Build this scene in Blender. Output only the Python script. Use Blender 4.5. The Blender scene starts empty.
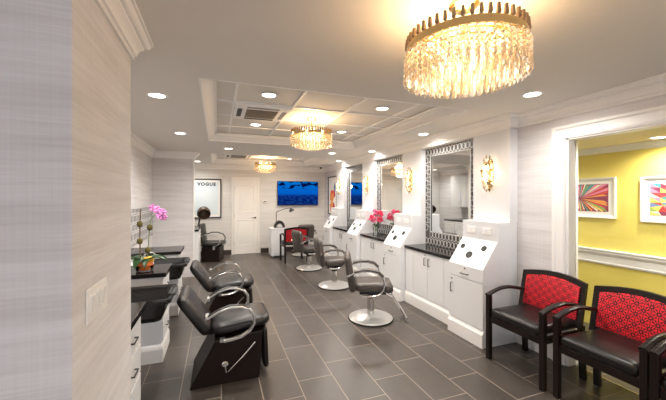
import bpy, math, random
from mathutils import Vector, Matrix
random.seed(7)
PI = math.pi
C = bpy.context.scene.collection
sc = bpy.context.scene

# ------------------------------------------------------------------ materials
def mat(name, base=(.8,.8,.8), rough=.5, metal=0.0, **kw):
    m = bpy.data.materials.new(name); m.use_nodes = True
    b = m.node_tree.nodes['Principled BSDF']
    b.inputs['Base Color'].default_value = (*base, 1)
    b.inputs['Roughness'].default_value = rough
    b.inputs['Metallic'].default_value = metal
    for k, v in kw.items():
        b.inputs[k.replace('_', ' ')].default_value = v
    return m
class NT:
    def __init__(s, m):
        s.t = m.node_tree; s.b = s.t.nodes.get('Principled BSDF')
    def n(s, kind, **kw):
        n = s.t.nodes.new(kind)
        for k, v in kw.items(): setattr(n, k, v)
        return n
    def l(s, a, b): s.t.links.new(a, b)
    def put(s, sock, v):
        if isinstance(v, (int, float)): sock.default_value = v
        elif isinstance(v, tuple): sock.default_value = v if len(v) != 3 or sock.type == 'VECTOR' else (*v, 1)
        else: s.l(v, sock)
    def m(s, op, a, b=0.0, c=None):
        n = s.n('ShaderNodeMath', operation=op)
        s.put(n.inputs[0], a); s.put(n.inputs[1], b)
        if c is not None: s.put(n.inputs[2], c)
        return n.outputs[0]
    def mix(s, f, a, b):
        n = s.n('ShaderNodeMix', data_type='RGBA')
        s.put(n.inputs[0], f); s.put(n.inputs[6], a); s.put(n.inputs[7], b)
        return n.outputs[2]
    def noise(s, vec, scale=1.0, detail=3.0, rough=.5):
        n = s.n('ShaderNodeTexNoise'); s.l(vec, n.inputs['Vector'])
        n.inputs['Scale'].default_value = scale; n.inputs['Detail'].default_value = detail
        n.inputs['Roughness'].default_value = rough
        return n.outputs['Fac']
    def xyz(s, which='Object'):
        tc = s.n('ShaderNodeTexCoord'); sp = s.n('ShaderNodeSeparateXYZ'); s.l(tc.outputs[which], sp.inputs[0])
        return sp.outputs[0], sp.outputs[1], sp.outputs[2]
    def vec(s, x, y, z):
        c = s.n('ShaderNodeCombineXYZ')
        s.put(c.inputs[0], x); s.put(c.inputs[1], y); s.put(c.inputs[2], z)
        return c.outputs[0]
    def scalev(s, sx, sy, sz):
        x, y, z = s.xyz()
        return s.vec(s.m('MULTIPLY', x, sx), s.m('MULTIPLY', y, sy), s.m('MULTIPLY', z, sz))
    def bump(s, h, strength=.2, dist=.01):
        n = s.n('ShaderNodeBump'); n.inputs['Strength'].default_value = strength; n.inputs['Distance'].default_value = dist
        s.l(h, n.inputs['Height']); s.l(n.outputs[0], s.b.inputs['Normal'])

def make_wallpaper(name, c1, c2):
    m = mat(name, c1, .75); t = NT(m)
    a = t.noise(t.scalev(1.1, 1.1, 16), 1.0, 4, .6)
    b = t.noise(t.scalev(3, 3, 110), 1.0, 2, .6)
    v = t.noise(t.scalev(160, 160, 1.5), 1.0, 1, .5)
    f = t.m('ADD', t.m('MULTIPLY', a, .62), t.m('ADD', t.m('MULTIPLY', b, .26), t.m('MULTIPLY', v, .12)))
    mr = t.n('ShaderNodeMapRange'); t.l(f, mr.inputs[0]); mr.inputs[1].default_value = .36; mr.inputs[2].default_value = .62
    t.l(t.mix(mr.outputs[0], c1, c2), t.b.inputs['Base Color'])
    t.bump(f, .15, .004)
    return m
M = {}
M['paper'] = make_wallpaper('grasscloth_wallpaper', (.60,.575,.575), (.75,.73,.74))
M['paper_far'] = make_wallpaper('pale_wallpaper', (.62,.60,.57), (.72,.70,.67))
M['ceil'] = mat('ceiling_paint', (.76,.72,.665), .8)
M['white'] = mat('white_trim_paint', (.86,.84,.82), .4)
M['lacquer'] = mat('white_cabinet_lacquer', (.74,.74,.755), .28)
M['lac2'] = mat('white_cabinet_front', (.76,.76,.77), .3)
M['door'] = mat('door_paint', (.84,.81,.76), .4)
M['yellow'] = mat('yellow_wall_paint', (.80,.66,.15), .6)
M['granite'] = mat('black_stone', (.016,.013,.013), .12)
M['dark_base'] = mat('dark_baseboard', (.04,.03,.027), .4)
M['chrome'] = mat('polished_chrome', (.78,.76,.74), .14, 1.0)
M['brushed'] = mat('brushed_steel', (.62,.60,.57), .32, 1.0)
M['basemetal'] = mat('satin_base_metal', (.66,.65,.63), .3, .45)
M['nickel'] = mat('dark_nickel', (.16,.15,.14), .35, .8)
M['brass'] = mat('antique_brass', (.80,.60,.30), .2, 1.0)
M['black'] = mat('black_plastic', (.015,.014,.014), .35)
M['hole'] = mat('dark_holder_liner', (.01,.009,.009), .5)
M['rubber'] = mat('black_rubber', (.02,.02,.02), .6)
M['espresso'] = mat('espresso_wood', (.010,.005,.004), .35, Specular_IOR_Level=.35)
M['leather'] = mat('black_vinyl', (.012,.0095,.009), .33, Specular_IOR_Level=.4)
M['taupe'] = mat('taupe_vinyl', (.060,.048,.042), .38)
M['sink'] = mat('black_sink_resin', (.010,.008,.008), .2)
M['laminate'] = mat('dark_brown_laminate', (.012,.006,.004), .5, Specular_IOR_Level=.2)
M['mirror'] = mat('mirror_glass', (.80,.82,.82), .01, 1.0)
M['silver'] = mat('silver_leaf', (.72,.71,.69), .25, .3)
M['paperwhite'] = mat('mat_board', (.85,.83,.80), .7)
M['frameblack'] = mat('black_picture_frame', (.012,.011,.011), .3)
M['framewhite'] = mat('white_picture_frame', (.85,.83,.76), .4)
M['leaf'] = mat('orchid_leaf', (.018,.065,.015), .4)
M['moss'] = mat('moss', (.11,.09,.02), .9)
M['stem'] = mat('brown_stem', (.12,.08,.04), .6)
M['gstem'] = mat('green_stem', (.12,.2,.06), .5)
M['orchid'] = mat('orchid_petal', (.72,.26,.60), .5)
M['pink'] = mat('hot_pink_petal', (.90,.07,.19), .5)
M['pink2'] = mat('light_pink_petal', (.92,.24,.42), .5)
M['terracotta'] = mat('orange_filler', (.80,.20,.03), .6)
M['filler'] = mat('yellow_filler', (.82,.52,.04), .6)
M['grey'] = mat('grey_screen', (.25,.25,.26), .4)
M['vent'] = mat('vent_grille', (.23,.18,.13), .6)
M['ink'] = mat('dark_blue_ink', (.008,.012,.04), .6)
M['posterbg'] = mat('poster_pale_blue', (.66,.74,.78), .6)
M['yellowceil'] = mat('yellow_room_ceiling', (.80,.72,.45), .8)

def emis(name, col, strength):
    m = bpy.data.materials.new(name); m.use_nodes = True; t = m.node_tree; t.nodes.clear()
    e = t.nodes.new('ShaderNodeEmission'); o = t.nodes.new('ShaderNodeOutputMaterial')
    e.inputs[0].default_value = (*col, 1); e.inputs[1].default_value = strength
    t.links.new(e.outputs[0], o.inputs[0]); return m
M['lens'] = emis('lit_lamp_lens', (1,.93,.82), 9)
M['bulb'] = emis('lit_bulb', (1,.76,.42), 9)

def shader_mix(name, build):
    m = bpy.data.materials.new(name); m.use_nodes = True; t = m.node_tree; t.nodes.clear()
    o = t.nodes.new('ShaderNodeOutputMaterial'); build(t, o); return m
def b_glass(t, o):
    tr = t.nodes.new('ShaderNodeBsdfTransparent'); gl = t.nodes.new('ShaderNodeBsdfGlossy'); mx = t.nodes.new('ShaderNodeMixShader')
    fr = t.nodes.new('ShaderNodeFresnel'); fr.inputs[0].default_value = 1.3
    tr.inputs[0].default_value = (.97,.98,.97,1); gl.inputs['Roughness'].default_value = .02
    t.links.new(fr.outputs[0], mx.inputs[0]); t.links.new(tr.outputs[0], mx.inputs[1]); t.links.new(gl.outputs[0], mx.inputs[2]); t.links.new(mx.outputs[0], o.inputs[0])
M['glass'] = shader_mix('clear_glass', b_glass)
def b_crystal(t, o):
    tl = t.nodes.new('ShaderNodeBsdfTranslucent'); tl.inputs[0].default_value = (.62,.53,.40,1)
    gl = t.nodes.new('ShaderNodeBsdfGlossy'); gl.inputs[0].default_value = (1,.97,.92,1); gl.inputs['Roughness'].default_value = .05
    tr = t.nodes.new('ShaderNodeBsdfTransparent'); tr.inputs[0].default_value = (1,.98,.94,1)
    m1 = t.nodes.new('ShaderNodeMixShader'); m1.inputs[0].default_value = .62
    m2 = t.nodes.new('ShaderNodeMixShader'); m2.inputs[0].default_value = .38
    t.links.new(tl.outputs[0], m1.inputs[1]); t.links.new(gl.outputs[0], m1.inputs[2])
    t.links.new(m1.outputs[0], m2.inputs[1]); t.links.new(tr.outputs[0], m2.inputs[2]); t.links.new(m2.outputs[0], o.inputs[0])
M['smoky'] = mat('smoky_crystal', (.30,.20,.11), .12)
M['crystal'] = shader_mix('cut_crystal', b_crystal)

# floor tiles: 305 x 610 mm, each row stepped by a third
def floor_mat():
    m = mat('grey_brown_porcelain_tile', (.1,.09,.08), .33); t = NT(m)
    x, y, z = t.xyz()
    rx = t.m('DIVIDE', t.m('SUBTRACT', x, .64), .305)
    row = t.m('FLOOR', rx); fx = t.m('MULTIPLY', t.m('FRACT', rx), .305)
    ry = t.m('DIVIDE', t.m('SUBTRACT', y, t.m('ADD', 2.62, t.m('MULTIPLY', row, .2033))), .61)
    ro = t.m('FLOOR', ry); fy = t.m('MULTIPLY', t.m('FRACT', ry), .61)
    dx = t.m('MINIMUM', fx, t.m('SUBTRACT', .305, fx)); dy = t.m('MINIMUM', fy, t.m('SUBTRACT', .61, fy))
    d = t.m('MINIMUM', dx, dy)
    g = t.m('LESS_THAN', d, .0032)
    wn = t.n('ShaderNodeTexWhiteNoise', noise_dimensions='2D'); t.l(t.vec(row, ro, 0), wn.inputs['Vector'])
    n1 = t.noise(t.scalev(9, 2.2, 1), 1.0, 5, .6)
    n2 = t.noise(t.scalev(40, 12, 1), 1.0, 3, .6)
    f = t.m('ADD', t.m('MULTIPLY', wn.outputs[0], .35), t.m('ADD', t.m('MULTIPLY', n1, .5), t.m('MULTIPLY', n2, .25)))
    col = t.mix(f, (.036,.029,.025), (.092,.077,.067))
    t.l(t.mix(g, col, (.30,.25,.20)), t.b.inputs['Base Color'])
    t.l(t.m('ADD', .27, t.m('ADD', t.m('MULTIPLY', g, .4), t.m('MULTIPLY', n1, .15))), t.b.inputs['Roughness'])
    t.bump(t.m('SUBTRACT', 1, g), .25, .002)
    return m
M['floor'] = floor_mat()

# red seat-back fabric with black star lattice
def star_mat():
    m = mat('red_star_fabric', (.7,.01,.04), .75); t = NT(m)
    x, y, z = t.xyz()
    P = .088; Q = .076
    u = t.m('DIVIDE', y, P); v = t.m('DIVIDE', z, Q)
    def cell(ou, ov):
        a = t.m('MULTIPLY', t.m('SUBTRACT', t.m('FRACT', t.m('ADD', u, ou)), .5), P)
        b = t.m('MULTIPLY', t.m('SUBTRACT', t.m('FRACT', t.m('ADD', v, ov)), .5), Q)
        r = t.m('SQRT', t.m('ADD', t.m('MULTIPLY', a, a), t.m('MULTIPLY', b, b)))
        th = t.m('ARCTAN2', a, b)
        s = t.m('ABSOLUTE', t.m('SINE', t.m('MULTIPLY', th, 5)))
        ray = t.m('LESS_THAN', t.m('MULTIPLY', s, r), .0125)
        ray = t.m('MULTIPLY', ray, t.m('GREATER_THAN', r, .006))
        return t.m('MULTIPLY', ray, t.m('LESS_THAN', r, .040)), r
    c1, r1 = cell(0, 0); c2, r2 = cell(.5, .5)
    k = t.m('MAXIMUM', c1, c2)
    t.l(t.mix(k, (.80,.006,.022), (.02,.001,.002)), t.b.inputs['Base Color'])
    return m
M['star'] = star_mat()

def tv_mat():
    m = bpy.data.materials.new('tv_picture'); m.use_nodes = True; t = NT(m); t.t.nodes.clear()
    x, y, z = t.xyz()                       # local: x -0.6..0.6, z -0.34..0.34
    up = t.n('ShaderNodeMapRange'); t.l(z, up.inputs[0]); up.inputs[1].default_value = -.34; up.inputs[2].default_value = .34
    cr = t.n('ShaderNodeValToRGB'); t.l(up.outputs[0], cr.inputs[0]); e = cr.color_ramp.elements
    e[0].position = 0; e[0].color = (.0,.004,.10,1); e[1].position = 1; e[1].color = (.0,.26,.95,1)
    q = e.new(.40); q.color = (.0,.02,.26,1); q = e.new(.46); q.color = (.0,.16,.85,1)
    n = t.noise(t.vec(t.m('MULTIPLY', x, 4), 0, t.m('MULTIPLY', z, 10)), 1.0, 2, .5)
    dark = t.m('MULTIPLY', t.m('GREATER_THAN', n, .52), t.m('GREATER_THAN', z, .13))
    n3 = t.noise(t.vec(t.m('MULTIPLY', x, 9), 3, t.m('MULTIPLY', z, 22)), 1.0, 4, .7)
    lowd = t.m('MULTIPLY', t.m('GREATER_THAN', n3, .5), t.m('LESS_THAN', z, -.03))
    c = t.mix(dark, cr.outputs[0], (.0,.01,.10)); c = t.mix(t.m('MULTIPLY', lowd, .55), c, (.02,.12,.5))
    em = t.n('ShaderNodeEmission'); t.l(c, em.inputs[0]); em.inputs[1].default_value = .42
    o = t.n('ShaderNodeOutputMaterial'); t.l(em.outputs[0], o.inputs[0])
    return m
M['tv'] = tv_mat()

def mosaic_mat():
    # black lozenges ringed in silver on a pale band, three staggered rows
    m = mat('patterned_backsplash', (.7,.7,.7), .2); t = NT(m)
    x, y, z = t.xyz()
    P = .085; Q = .13
    row = t.m('FLOOR', t.m('DIVIDE', z, Q))
    u = t.m('ADD', t.m('DIVIDE', y, P), t.m('MULTIPLY', t.m('MODULO', row, 2.0), .5))
    a = t.m('ABSOLUTE', t.m('MULTIPLY', t.m('SUBTRACT', t.m('FRACT', u), .5), P))
    b = t.m('ABSOLUTE', t.m('MULTIPLY', t.m('SUBTRACT', t.m('FRACT', t.m('DIVIDE', z, Q)), .5), Q))
    k = t.m('MULTIPLY', t.m('LESS_THAN', a, .021), t.m('LESS_THAN', t.m('ADD', b, t.m('MULTIPLY', a, .5)), .05))
    k2 = t.m('MULTIPLY', t.m('LESS_THAN', a, .033), t.m('LESS_THAN', t.m('ADD', b, t.m('MULTIPLY', a, .5)), .062))
    c = t.mix(k2, (.40,.39,.39), (.85,.85,.85))
    t.l(t.mix(k, c, (.01,.01,.012)), t.b.inputs['Base Color'])
    return m
M['mosaic'] = mosaic_mat()
PAL = [mat('art_%s' % n, c, .6) for n, c in [('red',(.65,.05,.05)),('teal',(.06,.35,.33)),('orange',(.85,.33,.06)),('cream',(.85,.78,.6)),
       ('pink',(.75,.25,.38)),('green',(.28,.42,.10)),('blue',(.15,.25,.45)),('maroon',(.25,.03,.08)),('gold',(.85,.6,.12))]]

# ------------------------------------------------------------------ mesh builder
class B:
    def __init__(s): s.v = []; s.f = []; s.m = []
    def add(s, vs, fs, m=0):
        o = len(s.v); s.v += [tuple(v) for v in vs]
        for f in fs: s.f.append([o+i for i in f]); s.m.append(m)
        return s
    def box(s, x0, x1, y0, y1, z0, z1, m=0):
        vs = [(x,y,z) for z in (z0,z1) for y in (y0,y1) for x in (x0,x1)]
        return s.add(vs, [(0,2,3,1),(4,5,7,6),(0,1,5,4),(2,6,7,3),(0,4,6,2),(1,3,7,5)], m)
    def prism(s, poly, axis, a, b, m=0):
        def P(p, t):
            return {'x': (t,p[0],p[1]), 'y': (p[0],t,p[1]), 'z': (p[0],p[1],t)}[axis]
        n = len(poly); vs = [P(p,a) for p in poly]+[P(p,b) for p in poly]
        fs = [list(range(n)), list(range(2*n-1, n-1, -1))]+[(i,i+n,(i+1)%n+n,(i+1)%n) for i in range(n)]
        return s.add(vs, fs, m)
    def lathe(s, prof, n=24, c=(0,0,0), m=0, sx=1, sy=1):
        vs = []; k = len(prof)
        for i in range(n):
            a = 2*PI*i/n
            for r, z in prof: vs.append((c[0]+sx*r*math.cos(a), c[1]+sy*r*math.sin(a), c[2]+z))
        fs = [(i*k+j, ((i+1)%n)*k+j, ((i+1)%n)*k+j+1, i*k+j+1) for i in range(n) for j in range(k-1)]
        if prof[0][0] > 1e-6: fs.append([i*k for i in range(n)][::-1])
        if prof[-1][0] > 1e-6: fs.append([i*k+k-1 for i in range(n)])
        return s.add(vs, fs, m)
    def tube(s, pts, r, n=10, m=0, up=(0,0,1), flat=None):
        """round (radius r, or a list) or flat=(half width sideways, half thickness) section along pts"""
        pts = [Vector(p) for p in pts]; k = len(pts); vs = []; prev = None
        for i, p in enumerate(pts):
            d = (pts[min(i+1,k-1)]-pts[max(i-1,0)]).normalized()
            if flat: a = Vector(up)
            else:
                a = prev if prev is not None else (Vector((0,0,1)) if abs(d.z) < .9 else Vector((1,0,0)))
            a = (a-d*a.dot(d)).normalized(); prev = a; b = d.cross(a)
            rr = r[i] if isinstance(r, (list, tuple)) else r
            for j in range(n):
                t = 2*PI*(j+.5)/n
                if flat:
                    ca, sa = math.cos(t), math.sin(t)
                    q = 1/max(abs(ca), abs(sa))**.8
                    vs.append(p+a*ca*q*flat[0]+b*sa*q*flat[1])
                else: vs.append(p+(a*math.cos(t)+b*math.sin(t))*rr)
        fs = [(i*n+j, i*n+(j+1)%n, (i+1)*n+(j+1)%n, (i+1)*n+j) for i in range(k-1) for j in range(n)]
        fs += [list(range(n))[::-1], [(k-1)*n+j for j in range(n)]]
        return s.add(vs, fs, m)
    def loft(s, rings, m=0, cap0=True, cap1=True):
        n = len(rings[0]); vs = [p for r in rings for p in r]; k = len(rings)
        fs = [(i*n+j, i*n+(j+1)%n, (i+1)*n+(j+1)%n, (i+1)*n+j) for i in range(k-1) for j in range(n)]
        if cap0: fs.append(list(range(n))[::-1])
        if cap1: fs.append([(k-1)*n+j for j in range(n)])
        return s.add(vs, fs, m)
    def mold(s, path, prof, side=1, closed=False, m=0, z=0.0):
        """sweep a moulding profile [(out, up)] along a plan polyline; out is to the left (side=1) or right (-1)"""
        P = [Vector(p) for p in path]; n = len(P); rings = []
        for i in range(n):
            if closed: a = (P[i]-P[i-1]).normalized(); b = (P[(i+1)%n]-P[i]).normalized()
            else:
                a = (P[i]-P[i-1]).normalized() if i else (P[1]-P[0]).normalized()
                b = (P[i+1]-P[i]).normalized() if i < n-1 else a
            na = Vector((-a.y, a.x))*side; nb = Vector((-b.y, b.x))*side
            mi = (na+nb).normalized(); mi = mi/max(.2, mi.dot(na))
            rings.append([(P[i].x+mi.x*o, P[i].y+mi.y*o, z+u) for o, u in prof])
        k = len(prof); vs = [p for r in rings for p in r]
        R = n if closed else n-1
        fs = [(i*k+j, i*k+(j+1)%k, ((i+1)%n)*k+(j+1)%k, ((i+1)%n)*k+j) for i in range(R) for j in range(k)]
        if not closed: fs += [list(range(k))[::-1], [(n-1)*k+j for j in range(k)]]
        return s.add(vs, fs, m)
    def xf(s, mtx, start=0):
        s.v = s.v[:start]+[tuple(mtx @ Vector(v)) for v in s.v[start:]]; return s
    def build(s, name, mats, parent=None, smooth=0, bevel=0, seg=2, sub=0, loc=None):
        me = bpy.data.meshes.new(name); me.from_pydata(s.v, [], s.f)
        if not isinstance(mats, (list, tuple)): mats = [mats]
        for q in mats: me.materials.append(M[q] if isinstance(q, str) else q)
        me.polygons.foreach_set('material_index', s.m)
        me.update()
        import bmesh
        bm = bmesh.new(); bm.from_mesh(me); bmesh.ops.recalc_face_normals(bm, faces=bm.faces); bm.to_mesh(me); bm.free()
        if smooth or bevel or sub:
            me.polygons.foreach_set('use_smooth', [True]*len(me.polygons))
            me.set_sharp_from_angle(angle=math.radians(smooth or 35))
        o = bpy.data.objects.new(name, me); C.objects.link(o)
        if bevel:
            b = o.modifiers.new('bevel', 'BEVEL'); b.width = bevel; b.segments = seg; b.limit_method = 'ANGLE'; b.angle_limit = math.radians(40)
            b.harden_normals = True
        if sub:
            b = o.modifiers.new('sub', 'SUBSURF'); b.levels = sub; b.render_levels = sub
        if parent: o.parent = parent
        if loc: o.location = loc
        return o
def rrect(cx, cy, hx, hy, z, r=.04, n=5):
    out = []
    for qx, qy, a0 in ((1,1,0),(-1,1,PI/2),(-1,-1,PI),(1,-1,1.5*PI)):
        for i in range(n+1):
            a = a0+PI/2*i/n
            out.append((cx+qx*(hx-r)+r*math.cos(a), cy+qy*(hy-r)+r*math.sin(a), z))
    return out
def cushion(b, cx, cy, hx, hy, z0, z1, r=.05, e=.02, m=0):
    """soft rounded slab"""
    H = z1-z0
    rings = []
    for k, (ins, zz) in enumerate([(e*1.3,0),(e*.35,e*.35),(0,min(e,H*.4)),(0,max(H-e,H*.6)),(e*.35,H-e*.35),(e*1.3,H-e*.05),(e*3,H+e*.12)]):
        rings.append(rrect(cx, cy, hx-ins, hy-ins, z0+zz, max(.006, r-ins*.5)))
    return b.loft(rings, m)
def rotmove(b, start, piv, ang, axis='Y'):
    mtx = Matrix.Translation(piv) @ Matrix.Rotation(ang, 4, axis) @ Matrix.Translation(-Vector(piv))
    b.xf(mtx, start)

def thing(name, label, cat, loc=(0,0,0), rz=0, group=None):
    o = bpy.data.objects.new(name, None); C.objects.link(o); o.empty_display_size = .1
    o.location = loc; o.rotation_euler = (0,0,rz); tag(o, label, cat, group); return o
def tag(o, label, cat, group=None):
    o['label'] = label; o['category'] = cat
    if group: o['group'] = group
    return o
def struct(o):
    o['kind'] = 'structure'; return o
def dup(root, loc, label, rz=None, group=None):
    r = root.copy(); C.objects.link(r); r.location = loc; r['label'] = label
    if rz is not None: r.rotation_euler = (0,0,rz)
    if group: r['group'] = group
    def rec(o, n):
        for ch in o.children:
            c = ch.copy()
            if ch.type == 'LIGHT': c.data = ch.data
            C.objects.link(c); c.parent = n; rec(ch, c)
    rec(root, r)
    return r
def lamp(kind, power, col, loc, parent=None, size=.05, **kw):
    l = bpy.data.lights.new('lamp_glow', kind); l.energy = power; l.color = col
    if kind in ('POINT','SPOT'): l.shadow_soft_size = size
    for k, v in kw.items(): setattr(l, k, v)
    o = bpy.data.objects.new('lamp_glow', l); C.objects.link(o); o.location = loc
    if parent: o.parent = parent
    return o

# ------------------------------------------------------------------ dimensions (camera stands at x=0, y=0)
ZC, ZT = 2.42, 2.54
XR, XL, XS = 3.03, -1.15, -.435
YF, YP = 9.02, 6.77
TR = [(-.13, 2.34, 2.50, 5.25), (-.13, 2.34, 6.75, 8.72)]
# ---- room shell
def S(name, b, m, **k): return struct(b.build(name, m, **k))
S('floor', B().box(-2.2, XR+.06, -2.6, YF+.1, -.1, 0), 'floor')
# ceiling with the two tray openings
b = B(); xs = [-2.2, -.13, 2.34, XR+.06]; ys = [-2.6, 2.50, 5.25, 6.75, 8.72, YF+.1]
for i in range(3):
    for j in range(5):
        if i == 1 and j in (1, 3): continue
        b.box(xs[i], xs[i+1], ys[j], ys[j+1], ZC, ZC+.2)
S('ceiling', b, 'ceil')
CROWN = [(0,0),(0,-.125),(.012,-.125),(.014,-.104),(.024,-.100),(.026,-.088),(.036,-.066),(.052,-.052),(.052,-.042),(.062,-.040),(.074,-.034),(.082,-.022),(.082,-.014),(.094,-.012),(.094,0)]
TCROWN = [(0,0),(0,-.115),(.014,-.115),(.014,-.10),(.03,-.088),(.05,-.062),(.075,-.04),(.095,-.032),(.095,-.02),(.125,-.016),(.125,0)]
for i, (x0, x1, y0, y1) in enumerate(TR):
    b = B().box(x0-.02, x1+.02, y0-.02, y1+.02, ZT, ZT+.06)
    gx = [.165+.61*k for k in range(4)]; gx = [x for x in gx if x < x1-.05]
    gy = [y for y in [3.40+.61*k for k in range(-1, 9)] if y0+.1 < y < y1-.05]
    if i: gy = [y for y in [7.45+.61*k for k in range(-1, 3)] if y0+.1 < y < y1-.05]
    for x in gx: b.box(x-.014, x+.014, y0, y1, ZT-.014, ZT, 1)
    for y in gy: b.box(x0, x1, y-.014, y+.014, ZT-.0135, ZT, 1)
    S('ceiling', b, ['ceil', 'white'])
    S('trim_1', B().mold([(x0,y0),(x1,y0),(x1,y1),(x0,y1)], TCROWN, 1, True, z=ZT-.008), 'white', smooth=30)
# right wall
S('wall_right', B().box(XR, XR+.12, 2.02, YF+.1, 0, ZC+.1), 'paper')
S('wall_right', B().box(XR, XR+.12, -2.6, 2.02, 2.094, ZC+.1).box(XR, XR+.12, -2.6, .45, 0, 2.094), 'paper')
S('wall_back', B().box(-1.3, XR+.12, YF, YF+.12, 0, ZC+.1), 'paper_far')
S('wall_left', B().box(XL-.12, XL, 1.9, YF+.1, 0, ZC+.1), 'paper')
S('wall_left', B().box(-2.2, XS, 1.236, 1.972, 0, ZC), 'paper')
S('wall_left', B().box(-2.32, -2.2, -2.6, 1.3, 0, ZC), 'paper')
S('wall_partition', B().box(XL, -.445, YP, YP+.13, 0, ZC), 'paper')
S('trim_3', B().box(-.447, -.427, YP-.012, YP+.142, 0, ZC-.1), 'white', bevel=.003)
# crown mouldings
S('trim_4', B().mold([(-2.2,1.236),(XS,1.236),(XS,1.972),(XL-.02,1.972)], CROWN, -1, z=ZC), 'white', smooth=30)
S('trim_5', B().mold([(XL,1.972),(XL,YP),(-.427,YP),(-.427,YP+.142),(XL,YP+.142),(XL,YF),(XR,YF),(XR,7.76)], CROWN, -1, z=ZC), 'white', smooth=30)
# soffit over the styling wall, with its crown wrapping to the window wall
S('trim_6', B().box(2.915, XR, 2.53, 7.76, 2.285, ZC), 'white')
S('trim_7', B().mold([(XR,7.9),(XR,7.76),(2.915,7.76),(2.915,2.53),(XR,2.53),(XR,-2.6)], CROWN, -1, z=ZC), 'white', smooth=30)
# columns above the stations
Y0 = [2.53+1.57*k for k in range(4)]
for y0 in Y0:
    S('wall_column', B().box(2.92, XR, y0, y0+.515, 1.284, 2.29), 'lacquer')
# baseboards
BASE = [(0,0),(.018,0),(.018,.13),(.012,.16),(.006,.18),(0,.18)]
S('baseboard_right', B().mold([(XR,2.53),(XR,2.14)], BASE, -1), 'white')
S('baseboard_right', B().mold([(XR,7.8),(XR,YF)], BASE, 1), 'white')
S('baseboard_back', B().mold([(XR,YF),(1.138,YF)], [(0,0),(.015,0),(.015,.12),(0,.13)], 1), 'dark_base')
S('baseboard_back', B().mold([(.361,YF),(XL,YF)], [(0,0),(.015,0),(.015,.12),(0,.13)], 1), 'dark_base')
S('baseboard_left', B().mold([(XS,1.972),(XS,1.236),(-2.2,1.236)], BASE, 1), 'white')
# cased opening to the yellow room
CAS = [(0,0),(.022,.0),(.026,.012),(.02,.028),(.02,.085),(.03,.1),(.026,.118),(0,.118)]
b = B()
def casing(b, X, ya, yb, zt, zb=0, w=.118):
    # face-on casing on plane x=X projecting to -x, around opening ya..yb (ya>yb)
    outs = [(0,0),(.018,0),(.024,.02),(.018,.035),(.018,.085),(.03,.098),(.03,w),(0,w)]   # (projection, outward distance)
    rings = []
    for (y, z, dy, dz) in ((ya,zb,1,0),(ya,zt,1,1),(yb,zt,-1,1),(yb,zb,-1,0)):
        rings.append([(X-p, y+dy*q, z+dz*q) for p, q in outs])
    return b.loft(rings)
S('trim_8', casing(b, XR, 2.021, .45, 2.094), 'white', smooth=30)
S('trim_9', B().box(XR-.005, XR+.125, 2.0, 2.024, 0, 2.10).box(XR-.005, XR+.125, .44, .46, 0, 2.10).box(XR-.005, XR+.125, .45, 2.02, 2.08, 2.10), 'white')
S('window_1', B().box(XR+.085, XR+.091, .46, 2.0, 0.001, 2.08), 'glass')
# yellow room beyond
XY = 4.30; ZY = 2.14
S('wall_yellow', B().box(XY, XY+.1, -1.5, 5.0, 0, ZY+.02), 'yellow')
S('wall_yellow', B().box(XR+.12, XY, 5.0, 5.1, 0, ZY).box(XR+.12, XY, -1.6, -1.5, 0, ZY), 'yellow')
S('floor', B().box(XR+.06, XY+.1, -1.6, 5.1, -.1, 0), 'floor')
S('ceiling', B().box(XR+.12, XY+.1, -1.6, 5.1, ZY, ZY+.1), 'yellowceil')
RAIL = [(0,0),(.014,.0),(.02,.02),(.014,.03),(.014,.10),(.03,.118),(.036,.135),(.03,.15),(.044,.16),(.044,.175),(0,.178)]
S('trim_10', B().mold([(XY,-1.5),(XY,5.0)], RAIL, 1, z=.76), 'white', smooth=30)
S('trim_11', B().mold([(XY,-1.5),(XY,5.0)], [(0,0),(.0,-.07),(.015,-.07),(.05,-.02),(.07,-.01),(.07,0)], 1, z=ZY), 'white', smooth=30)

# ---- far door
dr = struct(B().box(.43, 1.045, YF-.035, YF-.002, .005, 2.03).build('door_1', 'door', bevel=.003))
b = B()
def panel(b, x0, x1, z0, z1, Y, arch=0):
    n = 8; top = [(x0+(x1-x0)*i/n, z1+arch*math.sin(PI*i/n)) for i in range(n+1)]
    outer = [(x1,z0),(x0,z0)]+top
    cx, cz = (x0+x1)/2, (z0+z1)/2
    def ring(k, d): return [(cx+(x-cx)*(1-k/(x1-x0)*2), Y-d, cz+(z-cz)*(1-k/(z1-z0)*2)) for x, z in outer]
    b.loft([ring(0,0), ring(.008,.007), ring(.018,.007), ring(.026,.002), ring(.04,.002), ring(.06,.006)], cap0=False)
panel(b, .50, .975, 1.12, 1.86, YF-.035, .05); panel(b, .50, .975, .22, .94, YF-.035)
b.build('raised_panel', 'door', dr, smooth=25)
b = B().lathe([(.026,0),(.026,.008),(.01,.012),(.01,.045)], 16).xf(Matrix.Translation((.985,YF-.035,.985)) @ Matrix.Rotation(PI/2, 4, 'X'))
b.tube([(.985,YF-.08,.985),(.93,YF-.082,.985),(.885,YF-.078,.98)], .009, 8)
h_ = b.build('door_handle', 'black', dr, smooth=40)
for z in (.3, 1.05, 1.8): B().box(.425, .437, YF-.045, YF-.03, z-.05, z+.05).build('hinge', 'brushed', dr)
b = B(); outs = [(0,0),(.014,0),(.02,.02),(.014,.03),(.022,.055),(.022,.066),(0,.066)]
rings = []
for (x, z, dx, dz) in ((.428,0,-1,0),(.428,2.033,-1,1),(1.048,2.033,1,1),(1.048,0,1,0)):
    rings.append([(x+dx*q, YF-p-.0, z+dz*q) for p, q in outs])
S('trim_12', b.loft(rings), 'door', smooth=30)

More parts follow.
